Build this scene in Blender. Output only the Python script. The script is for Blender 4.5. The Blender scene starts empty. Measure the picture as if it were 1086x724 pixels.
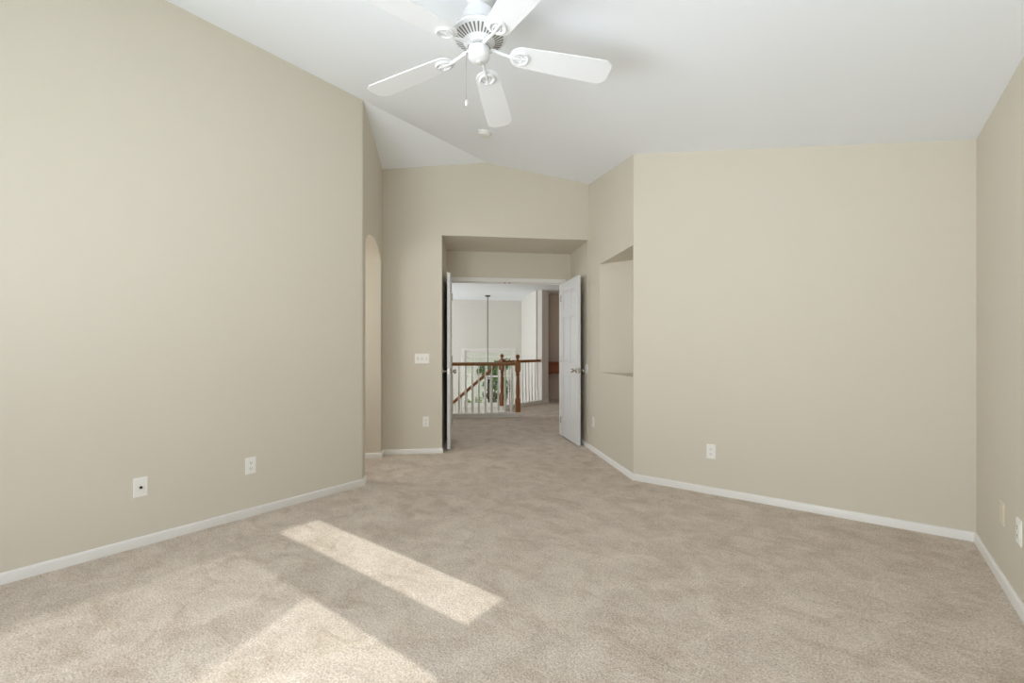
import bpy, bmesh, math, random
from mathutils import Vector, Matrix

random.seed(7)
PI = math.pi
q = math.sqrt(0.5)
COL = bpy.context.scene.collection
SC = bpy.context.scene

# ------------------------------------------------------------------ camera
cam_d = bpy.data.cameras.new('camera')
cam = bpy.data.objects.new('camera', cam_d)
COL.objects.link(cam)
cam.location = (0, 0, 1.15)
cam.rotation_euler = (PI / 2, 0, math.radians(37.22))
cam_d.sensor_width = 36.0
cam_d.lens = 481.1 / 1086 * 36
cam_d.shift_y = 9.1 / 1086
cam_d.clip_start = 0.02
SC.camera = cam

# ------------------------------------------------------------------ light
SUN_TAN = 0.586
world = bpy.data.worlds.new('sky')
SC.world = world
world.use_nodes = True
wn = world.node_tree
bg = wn.nodes['Background']
sky = wn.nodes.new('ShaderNodeTexSky')
sky.sky_type = 'HOSEK_WILKIE'
sky.turbidity = 3.0
sky.ground_albedo = 0.4
_e = math.atan(SUN_TAN)
sky.sun_direction = (math.cos(_e), 0, math.sin(_e))
wn.links.new(sky.outputs[0], bg.inputs[0])
bg.inputs[1].default_value = 0.55

sun_d = bpy.data.lights.new('sun', 'SUN')
sun_d.energy = 4.0
sun_d.angle = math.radians(0.6)
sun_d.color = (1.0, 0.955, 0.905)
sun = bpy.data.objects.new('sun', sun_d)
COL.objects.link(sun)
sun.rotation_euler = Vector((-1, 0, -SUN_TAN)).to_track_quat('-Z', 'Y').to_euler()
sun.location = (8, 1, 6)

def area(name, loc, direction, sx, sy, watts, color=(1, 1, 1), spread=180):
    d = bpy.data.lights.new(name, 'AREA')
    d.shape = 'RECTANGLE'
    d.size = sx; d.size_y = sy
    d.energy = watts; d.color = color
    d.spread = math.radians(spread)
    o = bpy.data.objects.new(name, d)
    COL.objects.link(o)
    o.location = loc
    o.rotation_euler = Vector(direction).to_track_quat('-Z', 'Z').to_euler()
    return o

# unseen fill lamps added to brighten and even out the rooms
FILL_COL = (0.89, 0.932, 0.985)
area('fill_rear', (-1.15, -0.93, 1.32), (0, 1, 0.0), 2.6, 1.65, 51, FILL_COL)  # added lamp in the unseen rear window, main room fill
area('fill_rear_ceiling', (-1.6, -0.92, 1.32), (0.05, 0.70, 0.70), 2.6, 1.65, 17.5, FILL_COL, 140)  # added fill tilted up to lift the ceiling
area('fill_rear_far_ceiling', (-1.2, -0.91, 0.95), (-0.25, 0.85, 0.44), 2.2, 0.9, 7.5, FILL_COL, 70)  # added narrower fill aimed at the far ceiling
area('fill_rear_across', (-2.1, -0.90, 1.4), (0.66, 0.75, 0.10), 1.4, 1.4, 19, FILL_COL, 90)  # added fill thrown across to the front and right walls
area('fill_foyer', (q * (-2.9 - 10.0), q * (-2.9 + 10.0), 0.9), (q, q, 0.0), 2.6, 2.2, 112, (0.965, 0.98, 0.985))  # added lamp, brightens the foyer from its unseen side
area('fill_bath', (q * (-2.05 - 4.2), q * (-2.05 + 4.2), 1.6), (q, q, 0), 0.9, 0.9, 17, (1, 0.98, 0.96))  # added lamp inside the small room, brightens the arch jamb

SC.view_settings.view_transform = 'Standard'
SC.view_settings.look = 'None'
SC.view_settings.gamma = 1.0
SC.view_settings.use_curve_mapping = False
SC.view_settings.exposure = 0.0
SC.cycles.max_bounces = 16
SC.cycles.diffuse_bounces = 10
SC.cycles.transparent_max_bounces = 16
SC.cycles.caustics_reflective = False
SC.cycles.caustics_refractive = False
SC.cycles.sample_clamp_indirect = 6.0

# ------------------------------------------------------------------ materials
def srgb(r, g, b):
    f = lambda c: (c / 255) / 12.92 if c <= 10 else (((c / 255) + 0.055) / 1.055) ** 2.4
    return (f(r), f(g), f(b), 1)

def mat(name, col, rough=0.5, metal=0.0, spec=0.5, var=0.0, vscale=8, bump=0.0, bscale=200, bdist=0.002):
    m = bpy.data.materials.new(name)
    m.use_nodes = True
    nt = m.node_tree
    b = nt.nodes['Principled BSDF']
    b.inputs['Base Color'].default_value = col
    b.inputs['Roughness'].default_value = rough
    b.inputs['Metallic'].default_value = metal
    b.inputs['Specular IOR Level'].default_value = spec
    tc = nt.nodes.new('ShaderNodeTexCoord')
    if var:
        n = nt.nodes.new('ShaderNodeTexNoise'); n.inputs['Scale'].default_value = vscale
        n.inputs['Detail'].default_value = 4
        mx = nt.nodes.new('ShaderNodeMix'); mx.data_type = 'RGBA'
        mx.inputs[6].default_value = [c * (1 - var) for c in col[:3]] + [1]
        mx.inputs[7].default_value = [min(1, c * (1 + var)) for c in col[:3]] + [1]
        nt.links.new(tc.outputs['Object'], n.inputs['Vector'])
        nt.links.new(n.outputs['Fac'], mx.inputs[0])
        nt.links.new(mx.outputs[2], b.inputs['Base Color'])
    if bump:
        n2 = nt.nodes.new('ShaderNodeTexNoise'); n2.inputs['Scale'].default_value = bscale
        n2.inputs['Detail'].default_value = 2
        bp = nt.nodes.new('ShaderNodeBump'); bp.inputs['Strength'].default_value = bump
        bp.inputs['Distance'].default_value = bdist
        nt.links.new(tc.outputs['Object'], n2.inputs['Vector'])
        nt.links.new(n2.outputs['Fac'], bp.inputs['Height'])
        nt.links.new(bp.outputs['Normal'], b.inputs['Normal'])
    return m

M = {}
M['wall'] = mat('wall_paint', srgb(210, 204, 190), 0.62, spec=0.3, var=0.012, vscale=3, bump=0.12, bscale=140)
M['hall'] = mat('hall_paint', srgb(222, 219, 214), 0.6, spec=0.3, var=0.01, vscale=3, bump=0.1, bscale=140)
M['taupe'] = mat('corridor_paint', srgb(204, 190, 176), 0.6, spec=0.3, var=0.01, vscale=3, bump=0.1, bscale=140)
M['ceiling'] = mat('ceiling_paint', srgb(241, 246, 252), 0.8, spec=0.2, var=0.006, vscale=4, bump=0.15, bscale=90)
M['trim'] = mat('white_gloss_trim', srgb(232, 231, 228), 0.35, spec=0.5, var=0.01, vscale=20)
M['door'] = mat('white_door_paint', srgb(219, 220, 222), 0.38, spec=0.5, var=0.01, vscale=25, bump=0.05, bscale=60)
M['fan'] = mat('white_fan_enamel', srgb(225, 227, 229), 0.32, spec=0.5, var=0.008, vscale=30)
M['blade'] = mat('white_fan_blade', srgb(232, 235, 238), 0.4, spec=0.4, var=0.01, vscale=14)
M['slot'] = mat('dark_slot', srgb(120, 119, 116), 0.7)
M['dark'] = mat('black_hole', srgb(22, 21, 20), 0.6)
M['plate'] = mat('white_plastic_plate', srgb(236, 235, 230), 0.3, var=0.006, vscale=60)
M['ivory'] = mat('almond_plate', srgb(214, 204, 184), 0.4, var=0.006, vscale=60)
M['nickel'] = mat('satin_nickel', srgb(190, 186, 178), 0.22, metal=1.0, var=0.02, vscale=50)
M['iron'] = mat('dark_iron', srgb(95, 90, 84), 0.45, metal=0.6, var=0.05, vscale=40)
M['smoke'] = mat('white_detector_plastic', srgb(232, 231, 228), 0.45, var=0.01, vscale=60)
M['bark'] = mat('bark', srgb(92, 76, 60), 0.9, var=0.25, vscale=14, bump=0.5, bscale=30)
M['siding'] = mat('pale_siding', srgb(206, 208, 200), 0.6, var=0.02, vscale=6, bump=0.2, bscale=20)
M['roof'] = mat('grey_roof_shingle', srgb(120, 116, 112), 0.85, var=0.15, vscale=20, bump=0.4, bscale=30)
M['lawn'] = mat('lawn_grass', srgb(128, 158, 82), 0.9, var=0.25, vscale=6, bump=0.6, bscale=60, bdist=0.03)
M['bulb'] = mat('frosted_bulb', srgb(240, 238, 230), 0.3, var=0.01)
M['tile'] = mat('pale_foyer_tile', srgb(214, 206, 196), 0.25, var=0.05, vscale=3)

def leaf_mat(name, a, b):
    m = mat(name, srgb(*a), 0.55, var=0.0)
    nt = m.node_tree; bs = nt.nodes['Principled BSDF']
    geo = nt.nodes.new('ShaderNodeObjectInfo')
    n = nt.nodes.new('ShaderNodeTexNoise'); n.inputs['Scale'].default_value = 2.2
    tc = nt.nodes.new('ShaderNodeTexCoord')
    mx = nt.nodes.new('ShaderNodeMix'); mx.data_type = 'RGBA'
    mx.inputs[6].default_value = srgb(*a); mx.inputs[7].default_value = srgb(*b)
    nt.links.new(tc.outputs['Object'], n.inputs['Vector'])
    nt.links.new(n.outputs['Fac'], mx.inputs[0])
    nt.links.new(mx.outputs[2], bs.inputs['Base Color'])
    return m
M['leaf'] = leaf_mat('green_leaves', (58, 96, 48), (112, 150, 78))
M['leaf2'] = leaf_mat('bright_green_leaves', (90, 128, 60), (150, 180, 96))

# oak: grain stretched along local X
def wood(name, a, b, axis_scale):
    m = bpy.data.materials.new(name); m.use_nodes = True
    nt = m.node_tree; bs = nt.nodes['Principled BSDF']
    tc = nt.nodes.new('ShaderNodeTexCoord'); mp = nt.nodes.new('ShaderNodeMapping')
    mp.inputs['Scale'].default_value = axis_scale
    n = nt.nodes.new('ShaderNodeTexNoise'); n.inputs['Scale'].default_value = 6; n.inputs['Detail'].default_value = 6
    mx = nt.nodes.new('ShaderNodeMix'); mx.data_type = 'RGBA'
    mx.inputs[6].default_value = srgb(*a); mx.inputs[7].default_value = srgb(*b)
    nt.links.new(tc.outputs['Object'], mp.inputs[0]); nt.links.new(mp.outputs[0], n.inputs['Vector'])
    nt.links.new(n.outputs['Fac'], mx.inputs[0]); nt.links.new(mx.outputs[2], bs.inputs['Base Color'])
    bs.inputs['Roughness'].default_value = 0.35
    return m
M['oak'] = wood('oak_rail', (124, 80, 42), (170, 118, 68), (0.6, 9, 9))
M['oak_post'] = wood('oak_post', (120, 76, 38), (166, 112, 62), (9, 9, 0.6))
M['cherry'] = wood('reddish_wood', (118, 66, 42), (158, 92, 60), (0.6, 9, 9))
M['oak_rail2'] = wood('oak_rail_along_y', (124, 80, 42), (170, 118, 68), (9, 0.6, 9))

def carpet():
    m = bpy.data.materials.new('beige_cut_pile_carpet'); m.use_nodes = True
    nt = m.node_tree; bs = nt.nodes['Principled BSDF']; L = nt.links.new
    tc = nt.nodes.new('ShaderNodeTexCoord')
    def noise(scale, detail, rough=0.5, dist=0.0):
        n = nt.nodes.new('ShaderNodeTexNoise')
        n.inputs['Scale'].default_value = scale; n.inputs['Detail'].default_value = detail
        n.inputs['Roughness'].default_value = rough; n.inputs['Distortion'].default_value = dist
        L(tc.outputs['Object'], n.inputs['Vector']); return n
    def ramp(src, p0, p1):
        r = nt.nodes.new('ShaderNodeMapRange')
        r.inputs[1].default_value = p0; r.inputs[2].default_value = p1
        L(src, r.inputs[0]); return r
    big = ramp(noise(5.5, 5, 0.62, 0.7).outputs['Fac'], 0.33, 0.68)       # brushed pile patches
    mid = ramp(noise(48, 4, 0.7, 0.6).outputs['Fac'], 0.30, 0.72)
    fine = ramp(noise(125, 3, 0.65).outputs['Fac'], 0.34, 0.68)           # tuft speckle
    mx1 = nt.nodes.new('ShaderNodeMix'); mx1.data_type = 'RGBA'
    mx1.inputs[6].default_value = srgb(158, 140, 121); mx1.inputs[7].default_value = srgb(255, 244, 231)
    def madd(a, wa, b, wb):
        x = nt.nodes.new('ShaderNodeMath'); x.operation = 'MULTIPLY'; L(a, x.inputs[0]); x.inputs[1].default_value = wa
        y = nt.nodes.new('ShaderNodeMath'); y.operation = 'MULTIPLY_ADD'; L(b, y.inputs[0]); y.inputs[1].default_value = wb
        L(x.outputs[0], y.inputs[2]); return y.outputs[0]
    st = nt.nodes.new('ShaderNodeMapping'); st.inputs['Rotation'].default_value = (0, 0, 0.6); st.inputs['Scale'].default_value = (1.0, 2.1, 1.0)
    L(tc.outputs['Object'], st.inputs[0])
    pn = noise(4.2, 6, 0.68, 0.9); L(st.outputs[0], pn.inputs['Vector'])
    patch = ramp(pn.outputs['Fac'], 0.50, 0.72)                          # pile brushed the other way
    s = madd(madd(big.outputs[0], 0.24, mid.outputs[0], 0.22), 1.0, fine.outputs[0], 0.58)
    L(s, mx1.inputs[0])
    mx2 = nt.nodes.new('ShaderNodeMix'); mx2.data_type = 'RGBA'; mx2.blend_type = 'MULTIPLY'
    pf = nt.nodes.new('ShaderNodeMath'); pf.operation = 'MULTIPLY'; L(patch.outputs[0], pf.inputs[0]); pf.inputs[1].default_value = 0.8
    L(pf.outputs[0], mx2.inputs[0]); L(mx1.outputs[2], mx2.inputs[6]); mx2.inputs[7].default_value = (0.76, 0.70, 0.62, 1)
    L(mx2.outputs[2], bs.inputs['Base Color'])
    bs.inputs['Roughness'].default_value = 0.95
    bs.inputs['Specular IOR Level'].default_value = 0.1
    bs.inputs['Sheen Weight'].default_value = 0.15
    bs.inputs['Sheen Roughness'].default_value = 0.5
    h = madd(fine.outputs[0], 0.7, mid.outputs[0], 0.5)
    bp = nt.nodes.new('ShaderNodeBump'); bp.inputs['Strength'].default_value = 0.7; bp.inputs['Distance'].default_value = 0.008
    L(h, bp.inputs['Height']); L(bp.outputs['Normal'], bs.inputs['Normal'])
    return m
M['carpet'] = carpet()

def glass():
    m = bpy.data.materials.new('window_glass'); m.use_nodes = True
    nt = m.node_tree; nt.nodes.clear()
    out = nt.nodes.new('ShaderNodeOutputMaterial'); mx = nt.nodes.new('ShaderNodeMixShader')
    t = nt.nodes.new('ShaderNodeBsdfTransparent'); g = nt.nodes.new('ShaderNodeBsdfGlossy')
    t.inputs[0].default_value = (0.95, 0.97, 0.96, 1); g.inputs['Roughness'].default_value = 0.02
    mx.inputs[0].default_value = 0.05
    nt.links.new(t.outputs[0], mx.inputs[1]); nt.links.new(g.outputs[0], mx.inputs[2]); nt.links.new(mx.outputs[0], out.inputs[0])
    return m
M['glass'] = glass()

def sheer():
    m = bpy.data.materials.new('sheer_shade_cloth'); m.use_nodes = True
    nt = m.node_tree; nt.nodes.clear()
    out = nt.nodes.new('ShaderNodeOutputMaterial'); mx = nt.nodes.new('ShaderNodeMixShader'); m2 = nt.nodes.new('ShaderNodeMixShader')
    t = nt.nodes.new('ShaderNodeBsdfTransparent'); d = nt.nodes.new('ShaderNodeBsdfDiffuse'); tl = nt.nodes.new('ShaderNodeBsdfTranslucent')
    w = nt.nodes.new('ShaderNodeTexNoise'); w.inputs['Scale'].default_value = 300
    d.inputs[0].default_value = srgb(225, 222, 215); tl.inputs[0].default_value = srgb(225, 222, 215)
    m2.inputs[0].default_value = 0.5; mx.inputs[0].default_value = 0.68
    nt.links.new(d.outputs[0], m2.inputs[1]); nt.links.new(tl.outputs[0], m2.inputs[2])
    nt.links.new(t.outputs[0], mx.inputs[1]); nt.links.new(m2.outputs[0], mx.inputs[2]); nt.links.new(mx.outputs[0], out.inputs[0])
    return m
M['sheer'] = sheer()

# ------------------------------------------------------------------ mesh helpers
def BM():
    return bmesh.new()

def quadbox(bm, corners_bottom, corners_top):
    """solid between two loops of equal length"""
    n = len(corners_bottom)
    vb = [bm.verts.new(c) for c in corners_bottom]
    vt = [bm.verts.new(c) for c in corners_top]
    fs = [bm.faces.new(list(reversed(vb))), bm.faces.new(vt)]
    for i in range(n):
        j = (i + 1) % n
        fs.append(bm.faces.new((vb[i], vb[j], vt[j], vt[i])))
    bmesh.ops.recalc_face_normals(bm, faces=fs)
    return fs

def box(bm, x0, x1, y0, y1, z0, z1):
    return quadbox(bm, [(x0, y0, z0), (x1, y0, z0), (x1, y1, z0), (x0, y1, z0)],
                   [(x0, y0, z1), (x1, y0, z1), (x1, y1, z1), (x0, y1, z1)])

def prism(bm, pts, z0, z1):
    f0 = z0 if callable(z0) else (lambda x, y: z0)
    f1 = z1 if callable(z1) else (lambda x, y: z1)
    return quadbox(bm, [(x, y, f0(x, y)) for x, y in pts], [(x, y, f1(x, y)) for x, y in pts])

def lathe(bm, prof, seg=32, mtx=None, cap=True):
    """prof: list of (r, z) revolved about Z"""
    rings = []
    for r, z in prof:
        if r < 1e-6:
            rings.append([bm.verts.new((0, 0, z))])
        else:
            rings.append([bm.verts.new((r * math.cos(2 * PI * k / seg), r * math.sin(2 * PI * k / seg), z)) for k in range(seg)])
    fs = []
    for a, b in zip(rings, rings[1:]):
        for k in range(seg):
            k2 = (k + 1) % seg
            if len(a) == 1 and len(b) == 1: continue
            if len(a) == 1: fs.append(bm.faces.new((a[0], b[k], b[k2])))
            elif len(b) == 1: fs.append(bm.faces.new((a[k], b[0], a[k2])))
            else: fs.append(bm.faces.new((a[k], b[k], b[k2], a[k2])))
    if cap:
        for r in (rings[0], rings[-1]):
            if len(r) > 1: fs.append(bm.faces.new(r))
    bmesh.ops.recalc_face_normals(bm, faces=fs)
    if mtx is not None:
        vs = [v for r in rings for v in r]
        bmesh.ops.transform(bm, matrix=mtx, verts=vs)
    return fs

def tube(bm, pts, r, seg=10):
    pts = [Vector(p) for p in pts]
    rings = []
    for i, p in enumerate(pts):
        d = (pts[min(i + 1, len(pts) - 1)] - pts[max(i - 1, 0)]).normalized()
        up = Vector((0, 0, 1)) if abs(d.z) < 0.9 else Vector((1, 0, 0))
        a = d.cross(up).normalized(); b = a.cross(d).normalized()
        rr = r[i] if isinstance(r, (list, tuple)) else r
        rings.append([bm.verts.new(p + a * rr * math.cos(2 * PI * k / seg) + b * rr * math.sin(2 * PI * k / seg)) for k in range(seg)])
    fs = []
    for a, b in zip(rings, rings[1:]):
        for k in range(seg):
            fs.append(bm.faces.new((a[k], a[(k + 1) % seg], b[(k + 1) % seg], b[k])))
    fs.append(bm.faces.new(rings[0])); fs.append(bm.faces.new(rings[-1]))
    bmesh.ops.recalc_face_normals(bm, faces=fs)
    return fs

def sweep(bm, path, prof, side):
    """extrude a 2-D profile (a = sideways, z = up) along a 3-D path; side = sideways unit vector (or one per point)"""
    rings = []
    for i, p in enumerate(path):
        s = Vector(side[i]) if isinstance(side, list) else Vector(side)
        rings.append([bm.verts.new(Vector(p) + s * a + Vector((0, 0, z))) for a, z in prof])
    n = len(prof); fs = []
    for a, b in zip(rings, rings[1:]):
        for k in range(n):
            fs.append(bm.faces.new((a[k], a[(k + 1) % n], b[(k + 1) % n], b[k])))
    fs.append(bm.faces.new(rings[0])); fs.append(bm.faces.new(rings[-1]))
    bmesh.ops.recalc_face_normals(bm, faces=fs)

def obj(name, bm, m, parent=None, smooth=None, bevel=0.0, bseg=2):
    me = bpy.data.meshes.new(name)
    bm.to_mesh(me); bm.free()
    me.materials.append(m)
    o = bpy.data.objects.new(name, me)
    COL.objects.link(o)
    if parent is not None: o.parent = parent
    if bevel:
        b = o.modifiers.new('bevel', 'BEVEL'); b.width = bevel; b.segments = bseg
        b.limit_method = 'ANGLE'; b.angle_limit = math.radians(40)
    if smooth is not None:
        for p in me.polygons: p.use_smooth = True
        me.set_sharp_from_angle(angle=math.radians(smooth))
    return o

def struct(name, bm, m, label, smooth=None, bevel=0.0, rot=0.0, loc=(0, 0, 0)):
    o = obj(name, bm, m, None, smooth, bevel)
    o.location = loc; o.rotation_euler = (0, 0, rot)
    o['kind'] = 'structure'; o['label'] = label
    o['category'] = name.split('_')[0]
    return o

def thing(name, label, cat, loc=(0, 0, 0), rz=0.0, group=None, kind=None):
    o = bpy.data.objects.new(name, None); COL.objects.link(o)
    o.empty_display_size = 0.1
    o.location = loc; o.rotation_euler = (0, 0, rz)
    o['label'] = label; o['category'] = cat
    if group: o['group'] = group
    if kind: o['kind'] = kind
    return o

def tag(o, label, cat, group=None):
    o['label'] = label; o['category'] = cat
    if group: o['group'] = group
    return o

def D(s, w):                       # the entry corner is turned 45 degrees: s across, w into the hall
    return (q * (s - w), q * (s + w))
R45 = PI / 4

# ------------------------------------------------------------------ room dimensions
VL, VR, UF, U1, V2, WG = -3.348, 0.5727, 3.854, 2.3085, -1.5744, 5.133
ZR, SL, SL2 = 2.414, 0.2203, 0.1805
UB = -0.95
SLf = q * (VL + U1)                # arch wall plane
SR = q * (V2 + UF)                 # niche wall plane
ZRIDGE = ZR + (VR - VL) * SL
def ceil(x, y=0):
    return ZR - (x - VR) * SL if x > VL else ZRIDGE - (VL - x) * SL2
def ceil_in(x, y=0):
    return ceil(x) + 0.05
HC = 2.44                          # hall ceiling
WD = 5.95                          # door wall plane

# ------------------------------------------------------------------ floor and ceilings
bm = BM()
P = [(-3.4, -1.5), (3.5, -1.5), (3.5, 10.6), (1.93, 10.6), (1.93, 9.55), (1.05, 8.72), (1.05, 7.76), (-3.4, 7.76)]
prism(bm, [D(*p) for p in P], -0.3, 0.0)
struct('floor', bm, M['carpet'], 'beige cut pile carpet running from the bedroom into the hall')

bm = BM()
gr = D(SR + 0.12, WG + 0.06)
sg = VL / q + WG + 0.06            # s on the gable where x = VL
rg = D(sg, WG + 0.06)
prism(bm, [(VL, UB - 0.1), (VR + 0.1, UB - 0.1), (VR + 0.1, UF + 0.1), (V2 + 0.04, UF + 0.1), gr, rg], ceil, lambda x, y: ceil(x) + 0.16)
prism(bm, [(VL, U1 - 0.06), rg, D(SLf - 0.12, WG + 0.06), D(SLf - 0.12, 3.88)], ceil, lambda x, y: ceil(x) + 0.16)
struct('ceiling', bm, M['ceiling'], 'white sloped bedroom ceiling with a low ridge')

bm = BM()
prism(bm, [D(*p) for p in [(-0.3, WG + 0.1), (1.75, WG + 0.1), (1.75, WD + 0.06), (-0.3, WD + 0.06)]], HC, HC + 0.12)
struct('ceiling_alcove', bm, M['wall'], 'beige soffit over the double door alcove')
bm = BM()
prism(bm, [D(*p) for p in [(-3.1, WD + 0.06), (3.5, WD + 0.06), (3.5, 11.9), (-3.1, 11.9)]], HC, HC + 0.12)
struct('ceiling_hall', bm, M['ceiling'], 'white flat ceiling over the hall and stairwell')

# ------------------------------------------------------------------ walls
bm = BM()                                                            # left wall, rounded at its outside corner
c = 0.012
wp = D(SLf, q * (U1 - VL) + c)
prism(bm, [(VL, UB - 0.1), (VL, U1 - c), (VL - 0.0018, U1 - c * 0.3), (VL - 0.005, U1 + 0.0045), wp,
           D(SLf - 0.2, q * (U1 - VL) + c), (VL - 0.2, U1 - 0.1), (VL - 0.2, UB - 0.1)], 0, lambda x, y: ceil(max(x, VL)) + 0.05)
struct('wall_left', bm, M['wall'], 'long beige bedroom wall on the left below the ceiling ridge')

# arch wall: polygon in (w, z) pushed back along -s
w0 = q * (U1 - VL) + c
WJ, WC, AW, ASP, ARISE = 4.993, 4.553, 0.44, 2.075, 0.165
zt = lambda w: ceil(q * (SLf - w)) + 0.05
pts = [(w0, 0), (WC - AW, 0)]
for k in range(25):
    a = PI - PI * k / 24
    pts.append((WC + AW * math.cos(a), ASP + ARISE * math.sin(a)))
pts += [(WJ, 0), (WG + 0.02, 0), (WG + 0.02, zt(WG + 0.02)), (w0, zt(w0))]
bm = BM()
quadbox(bm, [D(SLf, w) + (z,) for w, z in pts], [D(SLf - 0.28, w) + (z,) for w, z in pts])
struct('wall_arch', bm, M['wall'], 'short beige wall with an arched opening beside the entry')

# small room behind the arch
bm = BM()
for a in ((-2.2, 2.98, -2.1, 5.5), (-2.2, 5.4, SLf - 0.27, 5.5)):
    prism(bm, [D(a[0], a[1]), D(a[2], a[1]), D(a[2], a[3]), D(a[0], a[3])], 0, 2.5)
prism(bm, [D(-2.2, 2.98), D(SLf - 0.27, 4.5), D(SLf - 0.27, 5.5), D(-2.2, 5.5)], 2.5, 2.6)
struct('wall_bath', bm, M['wall'], 'plain wall of the small room beyond the arch')

# gable wall with the alcove opening
bm = BM()
def seg(bm, s0, s1, w0_, w1_, z0, z1):
    prism(bm, [D(s0, w0_), D(s1, w0_), D(s1, w1_), D(s0, w1_)], z0, z1)
AL, AR = -0.091, 1.606
seg(bm, SLf - 0.28, AL, WG, WG + 0.12, 0, ceil_in)
seg(bm, AL, sg, WG, WG + 0.12, HC - 0.005, ceil_in)
seg(bm, sg, SR + 0.1, WG, WG + 0.12, HC - 0.005, ceil_in)
struct('wall_gable', bm, M['wall'], 'beige gable wall over the double door alcove')

bm = BM()
prism(bm, [D(AL, WG + 0.05), D(-0.035, WD + 0.05), D(-0.2, WD + 0.05), D(AL - 0.1, WG + 0.05)], 0, HC + 0.05)
prism(bm, [D(AR, WG + 0.02), D(SR + 0.15, WG + 0.02), D(SR + 0.15, WD + 0.05), D(1.612, WD + 0.05)], 0, HC + 0.05)
struct('wall_alcove', bm, M['wall'], 'beige side walls of the double door alcove')

# door wall
OL, OR_, OH = 0.02, 1.485, 2.045
bm = BM()
seg(bm, -3.1, OL - 0.02, WD, WD + 0.12, 0, HC + 0.05)
seg(bm, OR_ + 0.02, 3.5, WD, WD + 0.12, 0, HC + 0.05)
seg(bm, OL - 0.02, OR_ + 0.02, WD, WD + 0.12, OH + 0.02, HC + 0.05)
struct('wall_door', bm, M['wall'], 'beige wall holding the double doorway to the hall')

# niche wall: 45 degree wall with a triangular display niche
NB, NT, N0, N1 = 0.91, 2.082, 3.848, 4.757
bm = BM()
wn0 = q * (UF - V2)                # w at outside corner
seg(bm, SR, SR + 0.12, N1, WG + 0.1, 0, ceil_in)
# below / above the niche opening (solid back to the triangle's back wall)
pc = (V2, UF); ub = q * (SR + N1)  # back of the niche, parallel to the front wall
prism(bm, [D(SR, wn0), D(SR, N1), D(SR + 0.12, N1), (V2 + 0.05, UF + 0.12), (V2 + 0.02, UF + 0.001)], 0, NB - 0.02)
prism(bm, [D(SR, wn0), D(SR, N1), D(SR + 0.12, N1), (V2 + 0.05, UF + 0.12), (V2 + 0.02, UF + 0.001)], NT + 0.02, ceil_in)
# thin edge by the outside corner
prism(bm, [D(SR, wn0), D(SR, N0), (V2 + 0.035, UF + 0.035), (V2 + 0.03, UF + 0.006)], NB - 0.02, NT + 0.02)
# niche liner: sill, soffit, back, right side
L0, L1, L2, L3 = D(SR, wn0 + 0.004), D(SR, N1), (V2 + 0.02, ub), (V2 + 0.02, UF + 0.02)
prism(bm, [L0, L1, (V2 + 0.12, ub), (V2 + 0.12, UF + 0.004)], NB - 0.02, NB)
prism(bm, [L0, L1, (V2 + 0.12, ub), (V2 + 0.12, UF + 0.004)], NT, NT + 0.02)
prism(bm, [L1, D(SR + 0.08, N1 + 0.04), (V2 + 0.12, ub + 0.08), (V2 + 0.12, ub)], NB - 0.02, NT + 0.02)
prism(bm, [(V2 + 0.06, UF + 0.08), (V2 + 0.06, ub + 0.02), (V2 + 0.14, ub + 0.02), (V2 + 0.14, UF + 0.08)], NB - 0.02, NT + 0.02)
bmesh.ops.remove_doubles(bm, verts=bm.verts, dist=1e-6)
struct('wall_niche', bm, M['wall'], 'beige angled wall with a recessed display niche')

bm = BM()
prism(bm, [(V2, UF), (VR + 0.1, UF), (VR + 0.1, UF + 0.1), (V2 + 0.10, UF + 0.1)], 0, ceil_in)
struct('wall_front', bm, M['wall'], 'wide plain beige wall facing the windows on the right')

# right wall with two windows out of the picture
WA = (1.375, 1.672, 1.098, 2.11)
WB = (-0.36, 1.13, 1.02, 2.055)
bm = BM()
ys = [UB - 0.1, WB[0], WB[1], WA[0], WA[1], UF + 0.02]
def rseg(y0, y1, z0, z1):
    prism(bm, [(VR, y0), (VR + 0.1, y0), (VR + 0.1, y1), (VR, y1)], z0, z1)
for i in (0, 2, 4): rseg(ys[i], ys[i + 1], 0, ceil_in)
for W_ in (WB, WA):
    rseg(W_[0], W_[1], 0, W_[2]); rseg(W_[0], W_[1], W_[3], ceil_in)
struct('wall_right', bm, M['wall'], 'beige wall on the far right running towards the windows')

# rear wall behind the camera; its unseen window is added to hold fill lamps
RW = (-2.95, 0.40, 0.45, 2.2)
bm = BM()
def bseg(x0, x1, z0, z1):
    prism(bm, [(x0, UB), (x1, UB), (x1, UB - 0.1), (x0, UB - 0.1)], z0, z1)
bseg(VL - 0.05, RW[0], 0, ceil_in); bseg(RW[1], VR + 0.05, 0, ceil_in)
bseg(RW[0], RW[1], 0, RW[2]); bseg(RW[0], RW[1], RW[3], ceil_in)
struct('wall_rear', bm, M['wall'], 'beige bedroom wall behind the camera with an added wide window')

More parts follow.
